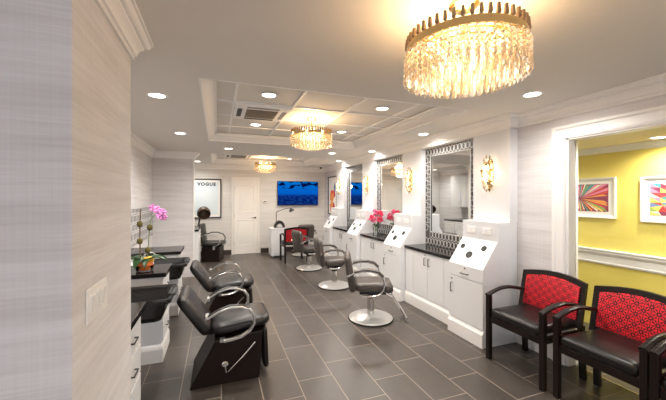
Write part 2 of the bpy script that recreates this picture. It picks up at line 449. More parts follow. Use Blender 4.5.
# ---- right-hand styling wall ------------------------------------------------
WHERE = ['nearest the red waiting chairs', 'second from the red waiting chairs', 'third along, left of the pink flowers', 'farthest, beside the far wall picture']
def station(k):
    y = Y0[k]+.2575
    t = thing('styling_station', '', 'styling station', (2.57, y, 0), 0, 'white styling stations along the right wall')
    W = .2575
    prof = [(0,.16),(0,.80),(.19,1.064),(.19,1.284),(.455,1.284),(.455,.0),(.02,.0),(.02,.16)]
    B().prism(prof, 'y', -W, W).build('body', 'lacquer', t, bevel=.003)
    B().prism([(-.03,0),(-.03,.135),(-.018,.15),(-.002,.178),(.02,.178),(.02,0)], 'y', -W, W).build('plinth', 'white', t, bevel=.002)
    # sloped top
    b = B().box(-.013, .325+.012, -W+.004, W-.004, 0, .014)
    ang = math.atan2(.264, .19)
    b.xf(Matrix.Translation((.0,0,.80)) @ Matrix.Rotation(-ang, 4, 'Y'))
    tp = b.build('sloped_top', 'lacquer', t, bevel=.003)
    for (s, yy, r) in ((.22,.17,.024),(.13,.02,.036),(.235,-.13,.027)):
        rg = B().lathe([(r,0),(r+.006,.0),(r+.006,.005),(r,.006),(r-.002,.001),(0,.001)], 20)
        rg.xf(Matrix.Translation((0,0,.80)) @ Matrix.Rotation(-ang, 4, 'Y') @ Matrix.Translation((s,yy,.0143)))
        ho = rg.build('tool_holder', ['hole'], t, smooth=40)
    for yy in (.11, -.11):
        o = B().box(.180, .19, yy-.058, yy+.058, 1.145, 1.215).build('outlet_plate', 'white', t, bevel=.003)
        B().box(.178, .181, yy-.018, yy+.018, 1.163, 1.197).build('socket', 'lac2', o)
    d = B().box(-.016, .0, -W+.004, W-.004, .663, .797).build('drawer', 'lac2', t, bevel=.003)
    B().tube([(-.016,-.05,.715),(-.038,-.05,.715),(-.038,.05,.715),(-.016,.05,.715)], .006, 8).build('handle', 'nickel', d, smooth=40)
    B().lathe([(.009,0),(.009,.004),(0,.005)], 12).xf(Matrix.Translation((-.016,0,.77)) @ Matrix.Rotation(-PI/2, 4, 'Y')).build('lock', 'black', d)
    d = B().box(-.016, .0, -W+.004, W-.004, .183, .657).build('door', 'lac2', t, bevel=.003)
    B().tube([(-.016,W-.055,.47),(-.038,W-.055,.47),(-.038,W-.055,.57),(-.016,W-.055,.57)], .006, 8).build('handle', 'nickel', d, smooth=40)
    B().lathe([(.009,0),(.009,.004),(0,.005)], 12).xf(Matrix.Translation((-.016,W-.055,.62)) @ Matrix.Rotation(-PI/2, 4, 'Y')).build('lock', 'black', d)
    return t
st0 = station(0)
st0['label'] = 'white styling station with sloped top, '+WHERE[0]
for k in range(1, 4):
    dup(st0, (2.57, Y0[k]+.2575, 0), 'white styling station with sloped top, '+WHERE[k])
BW = 1.055
def cupboard():
    t = thing('base_cabinet', 'white two-door base cabinet under the counter nearest the waiting chairs', 'cabinet', (2.66, Y0[0]+.515+BW/2, 0), 0, 'white two-door cabinets along the right wall')
    W = BW/2-.002
    B().box(.0, .368, -W, W, 0, .798).build('body', 'lacquer', t)
    B().prism([(-.03,0),(-.03,.135),(-.018,.15),(-.002,.178),(0,.178),(0,0)], 'y', -W, W).build('plinth', 'white', t, bevel=.002)
    for s in (-1, 1):
        a, c = (.003, .33) if s > 0 else (-.33, -.003)
        d = B().box(-.016, 0, a, c, .183, .792).build('door', 'lac2', t, bevel=.003)
        hy = s*.045
        B().tube([(-.016,hy,.63),(-.038,hy,.63),(-.038,hy,.73),(-.016,hy,.73)], .006, 8).build('handle', 'nickel', d, smooth=40)
        if s > 0: B().lathe([(.009,0),(.009,.004),(0,.005)], 12).xf(Matrix.Translation((-.016,hy,.765)) @ Matrix.Rotation(-PI/2, 4, 'Y')).build('lock', 'black', d)
    for s in (-1, 1): B().box(-.016, 0, min(s*.336,s*W), max(s*.336,s*W), .183, .792).build('filler_panel', 'lac2', t, bevel=.002)
    return t
cb0 = cupboard()
dup(cb0, (2.66, Y0[1]+.515+BW/2, 0), 'white two-door base cabinet under the pink flowers')
dup(cb0, (2.66, Y0[2]+.515+BW/2, 0), 'white two-door base cabinet farthest along the right wall')
for k, w in enumerate(('nearest the waiting chairs, under the largest mirror', 'holding the pink flowers', 'farthest along the right wall')):
    tag(B().box(2.622, XR-.002, Y0[k]+.518, Y0[k]+.515+BW-.003, .80, .84).build('countertop', 'granite', bevel=.004), 'glossy black countertop '+w, 'countertop', 'black countertops along the right wall')
# framed mirrors
def mirror(k):
    y0, y1 = Y0[k]+.518, Y0[k]+.515+BW-.003; yc = (y0+y1)/2; hw = (y1-y0)/2
    z0, z1 = .842, 2.283
    t = thing('wall_mirror', '', 'mirror', (XR, yc, z0), 0, 'tall mirrors in black and silver frames')
    H = z1-z0; fw = .125; fb = .20
    b = B()
    D = .03
    b.box(-D, -.002, -hw, -hw+fw, 0, H, 0).box(-D, -.002, hw-fw, hw, 0, H, 0)
    b.box(-D, -.002, -hw+fw, hw-fw, H-fw, H, 0).box(-D, -.002, -hw+fw, hw-fw, 0, fb, 0)
    def lozenge(cy, cz, a, c, col, d):
        q = .55
        pts = [(cy-a,cz-c*q),(cy-a,cz+c*q),(cy,cz+c),(cy+a,cz+c*q),(cy+a,cz-c*q),(cy,cz-c)]
        b.prism(pts, 'x', -D-d, -D+.002, col)
    def cell(cy, cz, s=1.0):
        lozenge(cy, cz, .0315*s, .051*s, 1, .002); lozenge(cy, cz, .0205*s, .041*s, 2, .004)
    n = int(2*hw/.068); 
    for i in range(n):
        yy = -hw+.034+(2*hw-.068)*i/(n-1)
        cell(yy, H-fw/2)
        cell(yy, fb*.27); 
        if 0 < i < n-1: cell(yy+.034, fb*.27+.1) if i < n-2 else None
    m = int((H-fw-fb)/.104)
    for i in range(m):
        zz = fb+.05+(H-fw-fb-.1)*i/(m-1)
        for s in (-1, 1):
            cell(s*(hw-fw/2+.029), zz); cell(s*(hw-fw/2-.03), zz+.05, .9) if i < m-1 else None
    for s in (-1, 1):
        b.box(-D-.006, -D+.002, min(s*hw, s*(hw-.008)), max(s*hw, s*(hw-.008)), 0, H, 1)
        b.box(-D-.006, -D+.002, min(s*(hw-fw),s*(hw-fw+.008)), max(s*(hw-fw),s*(hw-fw+.008)), fb-.008, H-fw+.008, 1)
    b.box(-D-.006, -D+.002, -hw, hw, H-.008, H, 1); b.box(-D-.006, -D+.002, -hw+fw, hw-fw, H-fw, H-fw+.008, 1)
    b.box(-D-.006, -D+.002, -hw+fw, hw-fw, fb-.008, fb, 1)
    b.build('patterned_frame', [PATB, 'silver', 'black'], t)
    B().box(-.018, -.003, -hw+fw, hw-fw, fb, H-fw).build('mirror_glass', 'mirror', t)
    return t
PATB = mat('frame_grey_ground', (.05,.048,.048), .3, .2)
mr0 = mirror(0); mr0['label'] = 'largest tall wall mirror in a black and silver lozenge frame, nearest the camera'
dup(mr0, (XR, Y0[1]+.515+BW/2, .842), 'tall patterned-frame wall mirror behind the pink flowers')
dup(mr0, (XR, Y0[2]+.515+BW/2, .842), 'narrow-looking patterned-frame mirror farthest away, reflecting the television')
# sconces
def sconce():
    t = thing('wall_sconce', 'lit crystal wall sconce on the column nearest the waiting chairs', 'sconce', (2.92, Y0[0]+.2575, 1.82), 0, 'lit crystal sconces on the white columns')
    B().prism([(.05*math.cos(a)*1.0,.17*math.sin(a)) for a in [2*PI*i/20 for i in range(20)]], 'x', -.014, 0).build('backplate', 'brass', t, bevel=.003)
    rnd = random.Random(3)
    for s in (-.075, .06):
        B().tube([(-.01,0,s),(-.05,0,s-.02),(-.055,0,s)], .007, 8).build('arm', 'brass', t, smooth=40)
        B().lathe([(.009,0),(.012,.01),(.016,.03),(.012,.05),(.004,.065),(0,.067)], 12, (-.055,0,s)).build('bulb', 'bulb', t, smooth=60)
    for i in range(26):
        a = 2*PI*i/13; ring = i//13
        yy = (.082-.03*ring)*math.cos(a+ring*.24); zz = (.19-.07*ring)*math.sin(a+ring*.24); xx = -.03-.045*ring*(.5+.5*rnd.random())-.02*rnd.random()
        s = .016+.008*rnd.random()
        L = s*1.5
        vs = [(xx,yy,zz+L),(xx,yy,zz-L)]+[(xx+s*.8*math.cos(q),yy+s*.9*math.sin(q),zz+L*.15) for q in [k*PI/3+a for k in range(6)]]
        B().add(vs, [(0,2+k,2+(k+1)%6) for k in range(6)]+[(1,2+(k+1)%6,2+k) for k in range(6)]).build('crystal', 'brass' if i % 4 == 1 else 'crystal', t)
    lamp('POINT', 1.6, (1,.72,.40), (-.10,0,.0), t, .04)
    return t
sc0 = sconce()
for k, w in ((1,'on the column right of the pink flowers'),(2,'on the column left of the pink flowers'),(3,'on the farthest column beside the red picture')):
    dup(sc0, (2.92, Y0[k]+.2575, 1.82), 'lit crystal wall sconce '+w)

# pink flowers in a glass vase on the second counter
t = thing('vase_of_flowers', 'clear glass vase of hot pink flowers on the second black counter', 'flowers', (2.83, 5.40, .84))
B().lathe([(.045,.001),(.05,.01),(.042,.06),(.05,.12),(.055,.15),(.052,.15),(.047,.12),(.039,.06),(.045,.012),(0,.011)], 20).build('vase', 'glass', t, smooth=50)
def flower(b, c, r, seed, m2=0, n=26):
    rn = random.Random(seed); c = Vector(c)
    for i in range(n):
        d = Vector((rn.gauss(0,1), rn.gauss(0,1), rn.gauss(0,1)+.3)).normalized()
        s = d.cross(Vector((rn.random(),rn.random(),rn.random()))).normalized(); u = d.cross(s)
        w = r*.42; L = r*(.7+.4*rn.random()); cc = c+d*r*.12
        vs = [cc, cc+d*L*.5+s*w, cc+d*L*1.0+s*w*.45+u*w*.3, cc+d*L*1.05-s*w*.45+u*w*.3, cc+d*L*.5-s*w, cc+d*L*.55+u*w*.5]
        b.add(vs, [(0,1,5),(1,2,5),(2,3,5),(3,4,5),(4,0,5),(0,4,3,2,1)], m2)
fl = [((-.02,.13,.30),.062,'pink'),((-.03,.0,.28),.055,'pink2'),((-.01,-.01,.43),.058,'pink2'),((0,-.16,.30),.06,'pink'),((.02,-.12,.41),.045,'pink'),((.0,-.19,.42),.045,'pink'),((-.01,-.26,.39),.035,'pink'),((.03,.06,.37),.045,'pink2')]
for i, (c, r, m) in enumerate(fl):
    f = B(); flower(f, c, r, i); q = f.build('blossom', m, t)
    B().tube([(0,0,.03),(c[0]*.3,c[1]*.3,.18),(c[0],c[1],c[2]-.02)], .003, 6).build('stem', 'gstem', q)
for a in (.3, 1.8, 3.3, 4.6):
    B().tube([(0,0,.14),(.04*math.cos(a),.05*math.sin(a),.2),(.09*math.cos(a),.11*math.sin(a),.17)], [.004,.014,.002], 6).build('leaf', 'leaf', t, smooth=60)

# ---- left-hand shampoo wall -------------------------------------------------
def left_cab(name, y0, y1, label, fx=-.50, ctop=True, drawers=True):
    t = thing('base_cabinet', label, 'cabinet', (XL+.002, (y0+y1)/2, 0), 0, 'white cabinets along the shampoo wall')
    W = (y1-y0)/2; D = fx-XL
    B().box(0, D, -W, W, 0, .80).build('body', 'lacquer', t, bevel=.002)
    B().mold([(0,-W),(D,-W),(D,W),(0,W)], [(-.005,0),(.016,0),(.016,.12),(.010,.145),(.0,.165),(-.005,.165)], -1).build('plinth', 'white', t)
    for z0, z1 in ((.19,.38),(.39,.58),(.59,.775)):
        d = B().box(D, D+.016, -W+.012, W-.012, z0, z1).build('drawer', 'lac2', t, bevel=.003)
        B().tube([(D+.016,-.05,(z0+z1)/2),(D+.036,-.05,(z0+z1)/2),(D+.036,.05,(z0+z1)/2),(D+.016,.05,(z0+z1)/2)], .005, 8).build('handle', 'black', d)
    tag(B().box(XL+.002, fx+.045, y0-.02, y1+.02, .80, .84).build('countertop', 'granite', bevel=.004), 'glossy black countertop '+name, 'countertop', 'black countertops along the shampoo wall')
left_cab('nearest the light switches, cut off by the wall', 1.99, 2.46, 'white drawer cabinet with black pulls tucked behind the switch wall')
left_cab('under the potted orchid', 3.38, 3.80, 'white drawer cabinet below the orchid counter')
left_cab('between the second sink and the far partition', 4.64, 5.13, 'white drawer cabinet beyond the second shampoo sink')
def low_box(y0, y1, label):
    t = thing('plumbing_cabinet', label, 'cabinet', (XL+.002, (y0+y1)/2, 0), 0, 'low plumbing cabinets behind the shampoo sinks')
    W = (y1-y0)/2
    B().box(0, .31, -W, W, 0, .74).build('body', 'lacquer', t, bevel=.002)
    B().box(.31, .326, -W+.01, W-.01, .17, .70).build('access_panel', 'lac2', t, bevel=.002)
low_box(2.48, 3.35, 'low white plumbing cabinet behind the nearer shampoo sink')
low_box(3.83, 4.61, 'low white plumbing cabinet behind the farther shampoo sink')
# backsplash band
S('trim_13', B().box(XL, XL+.012, 1.98, YP, .842, 1.38), 'mosaic')
# sinks
def sink(yc, label):
    t = thing('shampoo_bowl', label, 'sink', (-.575, yc, 0), 0, 'black shampoo bowls')
    rings = []
    for hx, hy, z, cx in ((.13,.14,.60,.0),(.17,.17,.61,0),(.19,.19,.66,0),(.205,.205,.745,0),(.245,.235,.755,0),(.25,.24,.775,0),(.245,.236,.79,0),(.225,.215,.79,0),(.21,.20,.775,0),(.185,.18,.70,0),(.155,.15,.645,0),(.12,.12,.635,0)):
        rings.append(rrect(cx, 0, hx, hy, z, .05))
    B().loft(rings).build('bowl', 'sink', t, smooth=50)
    # neck rest dip on the client side and fixing bracket
    cu = B(); cushion(cu, .235, 0, .028, .10, .772, .80, .02, .008); cu.build('neck_rest', 'rubber', t, smooth=50)
    B().box(-.238, -.15, -.12, .12, .56, .74).build('mounting_bracket', 'black', t, bevel=.004)
    B().lathe([(.02,0),(.02,.02),(.012,.03),(.012,.10)], 14, (-.215,0,.788)).tube([(-.215,0,.88),(-.18,0,.91),(-.13,0,.90),(-.10,0,.87)], .011, 10).build('faucet', 'chrome', t, smooth=40)
    return t
s0 = sink(2.885, 'black shampoo bowl nearest the switch wall')
dup(s0, (-.575, 4.22, 0), 'black shampoo bowl beyond the orchid counter')
# potted orchid
t = thing('potted_orchid', 'potted purple orchid with tall staked stems on the black counter', 'potted plant', (-.66, 3.52, .84))
B().lathe([(.06,.001),(.075,.01),(.078,.05),(.082,.055),(.08,.057),(.074,.05),(.07,.015),(0,.014)], 24).build('pot', 'glass', t, smooth=50)
bb = B(); rn = random.Random(5)
bb.lathe([(.0,.016),(.066,.017),(.070,.05),(.074,.075),(.06,.095),(.0,.10)], 20)
bb.build('orange_bark', 'terracotta', t, smooth=50)
bb = B().lathe([(.0,.085),(.05,.09),(.045,.12),(.02,.135),(0,.136)], 16, (.03,.01,0)); bb.build('yellow_filler', 'filler', t, smooth=50)
def leafblade(b, a, L, w, z0, droop):
    n = 7; vs = []; fs = []
    for i in range(n+1):
        s = i/n; r = L*s; z = z0+.05*math.sin(PI*s*.8)-droop*s*s; ww = w*math.sin(PI*min(1,s*.92+.06))
        c, q = math.cos(a), math.sin(a)
        for k in (-1, 0, 1): vs.append((r*c-k*ww*q, r*q+k*ww*c, z+(.012*abs(k))))
        for k in (-1, 0, 1): vs.append((r*c-k*ww*q, r*q+k*ww*c, z+(.012*abs(k))-.004))
    for i in range(n):
        o = i*6; p = o+6
        fs += [(o,o+1,p+1,p),(o+1,o+2,p+2,p+1),(o+3,p+3,p+4,o+4),(o+4,p+4,p+5,o+5),(o,p,p+3,o+3),(o+2,o+5,p+5,p+2)]
    b.add(vs, fs)
for a, L, w, dr_ in ((3.5,.19,.05,.04),(4.3,.16,.05,.08),(-.35,.22,.038,.03),(.5,.2,.035,.03),(2.6,.19,.045,.03),(4.9,.12,.036,.08)):
    f = B(); leafblade(f, a, L, w, .09, dr_); f.build('leaf', 'leaf', t, smooth=60)
st = B().tube([(-.035,-.01,.08),(-.04,-.01,.35),(-.035,-.01,.60)], .0055, 8).build('support_stake', 'stem', t, smooth=60)
for z, x in ((.20,.028),(.29,-.04),(.42,.045),(.455,-.04)):
    f = B().lathe([(0,-.032),(.02,-.024),(.027,0),(.02,.024),(0,.032)], 10, (x,-.012,z)); f.build('moss_ball', 'moss', t, smooth=60)
B().tube([(.02,0,.08),(.03,-.01,.22),(.042,-.01,.40),(.05,.0,.49),(.08,.02,.535),(.115,.03,.56)], .004, 8).build('flower_spike', 'gstem', t, smooth=60)
def orchid(c, r, seed):
    b = B(); rn = random.Random(seed); c = Vector(c); out = Vector((.35,-.9,.1)).normalized()
    s = out.cross(Vector((0,0,1))).normalized(); u = s.cross(out)
    for i in range(5):
        a = PI/2+2*PI*i/5+rn.random()*.3; d = s*math.cos(a)+u*math.sin(a); w = out.cross(d)
        vs = [c, c+d*r*.5+w*r*.36, c+d*r*.85+w*r*.25+out*.006, c+d*r+out*.004, c+d*r*.85-w*r*.25+out*.006, c+d*r*.5-w*r*.36, c+d*r*.5+out*.008]
        b.add(vs, [(0,1,6),(1,2,6),(2,3,6),(3,4,6),(4,5,6),(5,0,6)])
        b.add([v-out*.003 for v in vs[:6]], [(0,5,4,3,2,1)])
    b.lathe([(0,-.008),(.008,0),(0,.012)], 8, tuple(c+out*.008))
    return b.build('blossom', 'orchid', t)
for i, (c, r) in enumerate((((.10,.03,.59),.045),((.065,.02,.61),.042),((.135,.02,.56),.045),((.155,.04,.515),.042),((.125,.0,.53),.038),((.16,.0,.565),.038))): orchid(c, r, i)

# ---- shampoo chairs -------------------------------------------------------
def shampoo_chair():
    t = thing('shampoo_chair', 'reclining black shampoo chair nearest the camera, on a wedge base', 'chair', (.07, 3.05, 0), 0, 'black shampoo chairs facing away from the bowls')
    W = .255
    B().prism([(-.28,0),(.275,0),(.30,.40),(-.09,.36)], 'y', -W, W).build('base', 'laminate', t, bevel=.006)
    b = B(); k = cushion(b, 0, 0, .185, .22, 0, .05, .04, .018)
    b.xf(Matrix.Translation((.305,0,.23)) @ Matrix.Rotation(PI/2-.05, 4, 'Y')); b.build('leg_rest', 'leather', t, smooth=50)
    b = B(); cushion(b, .13, 0, .245, .235, .405, .495, .09, .035); rotmove(b, 0, (.13,0,.45), -.10); b.build('seat', 'leather', t, smooth=60)
    b = B(); cushion(b, 0, 0, .20, .235, -.045, .045, .07, .035)
    b.xf(Matrix.Translation((-.25,0,.565)) @ Matrix.Rotation(PI/2+PI, 4, 'Y') @ Matrix.Rotation(-.60, 4, 'Y')); bk = b.build('backrest', 'leather', t, smooth=60)
    B().tube([(-.20,0,.40),(-.12,0,.37),(-.05,0,.38)], .02, 8, flat=(.12,.008), up=(0,1,0)).build('recline_bracket', 'black', t)
    for s in (-1, 1):
        y = s*.285
        P = [(-.14,.575),(-.06,.62),(.03,.645),(.12,.64),(.185,.61),(.222,.555),(.225,.49),(.19,.43),(.12,.39),(.04,.375),(-.02,.372)]
        pts = [(x, y, z) for x, z in P]
        a = B().tube(pts, 1, 8, up=(0,1,0), flat=(.027,.013)).build('arm', 'brushed', t, smooth=40)
        B().tube([(x, y, z+.010) for x, z in P[:5]], 1, 8, up=(0,1,0), flat=(.019,.008)).build('arm_pad', 'leather', a, smooth=40)
        B().box(-.05,-.01, min(y, s*.24), max(y, s*.24), .36, .385).build('arm_mount', 'brushed', a); B().box(-.16,-.135, min(y, s*.20), max(y, s*.20), .56, .585).build('arm_mount', 'brushed', a)
    B().lathe([(.026,0),(.026,.018),(.018,.024),(0,.024)], 20).xf(Matrix.Translation((-.01,-W,.17)) @ Matrix.Rotation(PI/2, 4, 'X')).build('lever_knob', 'chrome', t, smooth=30)
    B().tube([(-.01,-W-.012,.165),(.0,-W-.014,.10),(.02,-W-.02,.11),(.14,-W-.025,.225),(.235,-W-.025,.325)], .008, 8).build('recline_lever', 'chrome', t, smooth=50)
    return t
sh0 = shampoo_chair()
dup(sh0, (.07, 4.34, 0), 'reclining black shampoo chair second from the camera, behind the nearest one')

# ---- hydraulic styling chairs ----------------------------------------------
def styling_chair():
    t = thing('styling_chair', 'taupe styling chair nearest the camera, on a round chrome base', 'chair', (1.846, 3.66, 0), math.radians(-22), 'taupe hydraulic styling chairs at the stations')
    bs = B().lathe([(.0,.012),(.276,.012),(.278,.022),(.26,.034),(.16,.052),(.06,.068),(.0,.07)], 48).build('base', 'basemetal', t, smooth=40)
    B().lathe([(.0,.0),(.284,.0),(.288,.008),(.284,.018),(.27,.02),(0,.02)], 48).build('rubber_rim', 'rubber', bs, smooth=40)
    B().lathe([(.046,.065),(.046,.27),(.0,.27)], 24).build('hydraulic_column', 'chrome', t, smooth=40)
    B().lathe([(.038,.265),(.05,.27),(.05,.30),(.038,.31),(.038,.36),(0,.36)], 20).build('column_sleeve', 'black', t, smooth=40)
    b = B(); cushion(b, -.01, 0, .20, .225, .40, .495, .07, .03); rotmove(b, 0, (.03,0,.43), -.03); b.build('seat', 'taupe', t, smooth=60)
    b = B(); cushion(b, .20, 0, .062, .215, .375, .49, .05, .035); b.build('seat_front_roll', 'taupe', t, smooth=60)
    B().box(-.15, .18, -.13, .13, .345, .398).build('seat_plate', 'black', t, bevel=.004)
    b = B(); cushion(b, 0, 0, .235, .225, -.04, .045, .07, .03)
    b.xf(Matrix.Translation((-.265,0,.61)) @ Matrix.Rotation(-PI/2-.16, 4, 'Y')); b.build('backrest', 'taupe', t, smooth=60)
    for s in (-1, 1):
        y = s*.275
        P = [(-.30,.60),(-.22,.645),(-.12,.668),(-.02,.668),(.07,.645),(.125,.59),(.145,.52),(.13,.45),(.09,.395),(.03,.37),(-.07,.365),(-.15,.375)]
        a = B().tube([(x,y,z) for x, z in P], 1, 8, up=(0,1,0), flat=(.022,.013)).build('arm', 'chrome', t, smooth=40)
        B().tube([(x,y,z+.012) for x, z in P[1:6]], 1, 8, up=(0,1,0), flat=(.029,.018)).build('arm_pad', 'taupe', a, smooth=40)
        B().box(-.02,.04, min(y,s*.12), max(y,s*.12), .35, .368).build('arm_mount', 'chrome', a); B().box(-.30,-.27, min(y,s*.21), max(y,s*.21), .59, .61).build('arm_mount', 'chrome', a)
    b = B()
    for s in (-1, 1): b.tube([(.20,s*.09,.36),(.26,s*.09,.33),(.43,s*.10,.06)], .013, 8)
    b.tube([(.43,-.14,.055),(.43,.14,.055)], .014, 10)
    b.tube([(.383,-.10,.135),(.383,.10,.135)], .008, 8)
    b.build('footrest', 'chrome', t, smooth=40)
    return t
sy0 = styling_chair()
dup(sy0, (1.92, 5.21, 0), 'taupe styling chair in the middle of the row on the right', math.radians(-6))
dup(sy0, (1.876, 6.67, 0), 'taupe styling chair third from the camera, in front of the red-backed chair', math.radians(10))
dup(sy0, (2.14, 8.28, 0), 'taupe styling chair farthest from the camera, seen back-on below the television', math.radians(95))

# ---- guest chairs -----------------------------------------------------------
def guest_chair():
    t = thing('guest_chair', 'waiting chair with red star-patterned back, nearest the styling stations', 'chair', (2.70, 2.095, 0), PI, 'dark wood waiting chairs with red patterned backs')
    W = .27
    def post(x0, x1, y, z1, bx=0):
        b = B(); s = .021
        r0 = [(x0-s+bx,y-s,0),(x0+s+bx,y-s,0),(x0+s+bx,y+s,0),(x0-s+bx,y+s,0)]
        r1 = [(x1-s,y-s,z1),(x1+s,y-s,z1),(x1+s,y+s,z1),(x1-s,y+s,z1)]
        return b.loft([r0, r1])
    for s in (-1, 1):
        post(.24, .24, s*W, .615).build('leg', 'espresso', t, bevel=.004)
        post(-.24, -.215, s*W, .46).build('leg', 'espresso', t, bevel=.004)
        pts = []
        for i in range(11):
            q = i/10; pts.append((.262-.50*q, s*W, .615+.045*math.sin(PI*min(1,q*1.15))*1.0+.02*q))
        B().tube(pts, 1, 8, up=(0,1,0), flat=(.025,.016)).build('arm', 'espresso', t, smooth=40)
        B().box(-.21, .22, s*W-.012, s*W+.012, .37, .425).build('side_rail', 'espresso', t, bevel=.003)
    B().box(.225, .25, -W+.02, W-.02, .36, .42).build('front_rail', 'espresso', t, bevel=.003)
    b = B(); cushion(b, .015, 0, .245, W-.024, .415, .50, .04, .028); b.build('seat', 'leather', t, smooth=60)
    # back: frame with arched, slightly bowed top and a padded fabric panel, leaning back
    def back(yw, z0, z1, arch, th, off, m, name, hole=None):
        n = 12; outer = [(-yw+2*yw*i/n, z1+arch*math.sin(PI*i/n)) for i in range(n+1)]
        poly = outer[::-1]+[(-yw,z0),(yw,z0)] if False else [(yw,z0),(-yw,z0)]+outer
        def P(p, d):
            y, z = p; lean = (z-.46)*.20; bow = .045*(y/yw)**2
            return (-.235-lean+d+bow*.8, y, z)
        n2 = len(poly)
        if hole is None:
            b = B(); front = [P(p,off+th) for p in poly]; rear = [P(p,off) for p in poly]
            cy = sum(p[0] for p in poly)/n2; cz = (z0+z1)/2
            mid = [P((cy+(p[0]-cy)*.9, cz+(p[1]-cz)*.92), off+th+.012) for p in poly]
            b.loft([rear, front, mid])
            return b.build(name, m, t, smooth=50)
        ih = [(hole[0],hole[1]),(-hole[0],hole[1])]+[(-hole[0]+2*hole[0]*i/n, hole[2]+arch*math.sin(PI*i/n)) for i in range(n+1)]
        b = B(); vs = [P(p,off+th) for p in poly]+[P(p,off+th) for p in ih]+[P(p,off) for p in poly]+[P(p,off) for p in ih]
        fs = []
        for i in range(n2):
            j = (i+1)%n2
            fs += [(i,j,n2+j,n2+i),(2*n2+i,3*n2+i,3*n2+j,2*n2+j),(i,2*n2+i,2*n2+j,j),(n2+i,n2+j,3*n2+j,3*n2+i)]
        b.add(vs, fs); return b.build(name, m, t, smooth=40)
    back(.295, .44, .815, .035, .03, 0, 'espresso', 'back_frame', (.25,.50,.775))
    back(.249, .501, .774, .034, .034, -.002, 'star', 'back_cushion')
    return t
g0 = guest_chair()
dup(g0, (2.72, 1.455, 0), 'middle waiting chair with red star-patterned back, before the yellow room', PI)
dup(g0, (2.71, .86, 0), 'waiting chair at the right edge of the photo, mostly cut off', PI)
dup(g0, (1.75, 7.60, 0), 'red-backed dark chair at the far end beside the white desk', math.radians(92))

# ---- far end of the room ---------------------------------------------------
t = thing('television', 'flat wall-mounted television showing a blue underwater scene', 'television', (2.194, YF-.002, 1.662))
B().box(-.6, .6, -.065, -.02, -.345, .345).build('bezel', 'black', t, bevel=.004)
B().box(-.59, .59, -.067, -.064, -.335, .335).build('screen', 'tv', t)
B().box(-.2, .2, -.02, 0, -.2, .2).build('wall_bracket', 'black', t)
# thermostat, corner camera
t = thing('thermostat', 'small white wall thermostat with dark display beside the far door', 'thermostat', (1.254, YF-.001, 1.42))
B().box(-.05, .05, -.02, 0, -.035, .035).build('housing', 'white', t, bevel=.004); B().box(-.04,.04,-.022,-.019,-.005,.022).build('display', 'black', t)
t = thing('security_camera', 'small dome security camera on the ceiling near the far right corner', 'camera', (2.75, 8.55, ZC))
B().lathe([(.06,0),(.06,-.02),(.045,-.03),(0,-.03)], 20).build('mount', 'white', t, smooth=40)
B().lathe([(.042,-.028),(.038,-.05),(.02,-.07),(0,-.074)], 20).build('dome', 'black', t, smooth=60)
# far-left poster
t = thing('framed_poster', 'black-framed poster headed VOGUE on the far wall left of the door', 'picture', (-.262, YF, 1.515))
hw, hh = .366, .52
b = B()
for a in ((-hw,hw,hh-.03,hh),(-hw,hw,-hh,-hh+.03),(-hw,-hw+.03,-hh,hh),(hw-.03,hw,-hh,hh)): b.box(a[0],a[1],-.03,0,a[2],a[3])
b.build('frame', 'frameblack', t)
B().box(-hw+.03, hw-.03, -.012, -.002, -hh+.03, hh-.03).build('mat_board', 'paperwhite', t)
pr = B().box(-hw+.085, hw-.085, -.015, -.011, -hh+.10, hh-.10).build('print', 'posterbg', t)
def text(s, size, m, loc, rot, parent, name='lettering', ext=.0015, sx=1.0):
    cu = bpy.data.curves.new(name, 'FONT'); cu.body = s; cu.size = size; cu.extrude = ext; cu.offset = .006; cu.align_x = 'CENTER'; cu.align_y = 'CENTER'; cu.space_character = 1.25
    cu.materials.append(M[m])
    o = bpy.data.objects.new(name, cu); C.objects.link(o)
    bpy.context.view_layer.update()
    me = bpy.data.meshes.new_from_object(o); C.objects.unlink(o); bpy.data.objects.remove(o)
    q = bpy.data.objects.new(name, me); C.objects.link(q); q.location = loc; q.rotation_euler = rot; q.scale = (sx,1,1); q.parent = parent
    return q
text('VOGUE', .115, 'ink', (0,-.014,hh-.145), (PI/2,0,0), t)
# red abstract picture on right wall, far
t = thing('framed_picture', 'black-framed picture with a red and orange abstract print, far right wall', 'picture', (XR, 8.32, 1.60))
hw, hh = .36, .53
b = B()
for a in ((-hw,hw,hh-.03,hh),(-hw,hw,-hh,-hh+.03),(-hw,-hw+.03,-hh,hh),(hw-.03,hw,-hh,hh)): b.box(-.03,0,a[0],a[1],a[2],a[3])
b.build('frame', 'frameblack', t)
B().box(-.012, -.002, -hw+.03, hw-.03, -hh+.03, hh-.03).build('mat_board', 'paperwhite', t)
b = B(); rn = random.Random(11)
for i in range(16):
    cy = rn.uniform(-.16,.16); cz = rn.uniform(-.36,.30); r = rn.uniform(.05,.11)
    b.prism([(cy+r*rn.uniform(.5,1)*math.cos(q), cz+1.6*r*rn.uniform(.5,1)*math.sin(q)) for q in [k*PI/4 for k in range(8)]], 'x', -.013-i*.0003, -.011, rn.choice([0,0,2,0,2,7]) if cz < .15 else rn.choice([3,2,6]))
b.build('print', PAL, t)
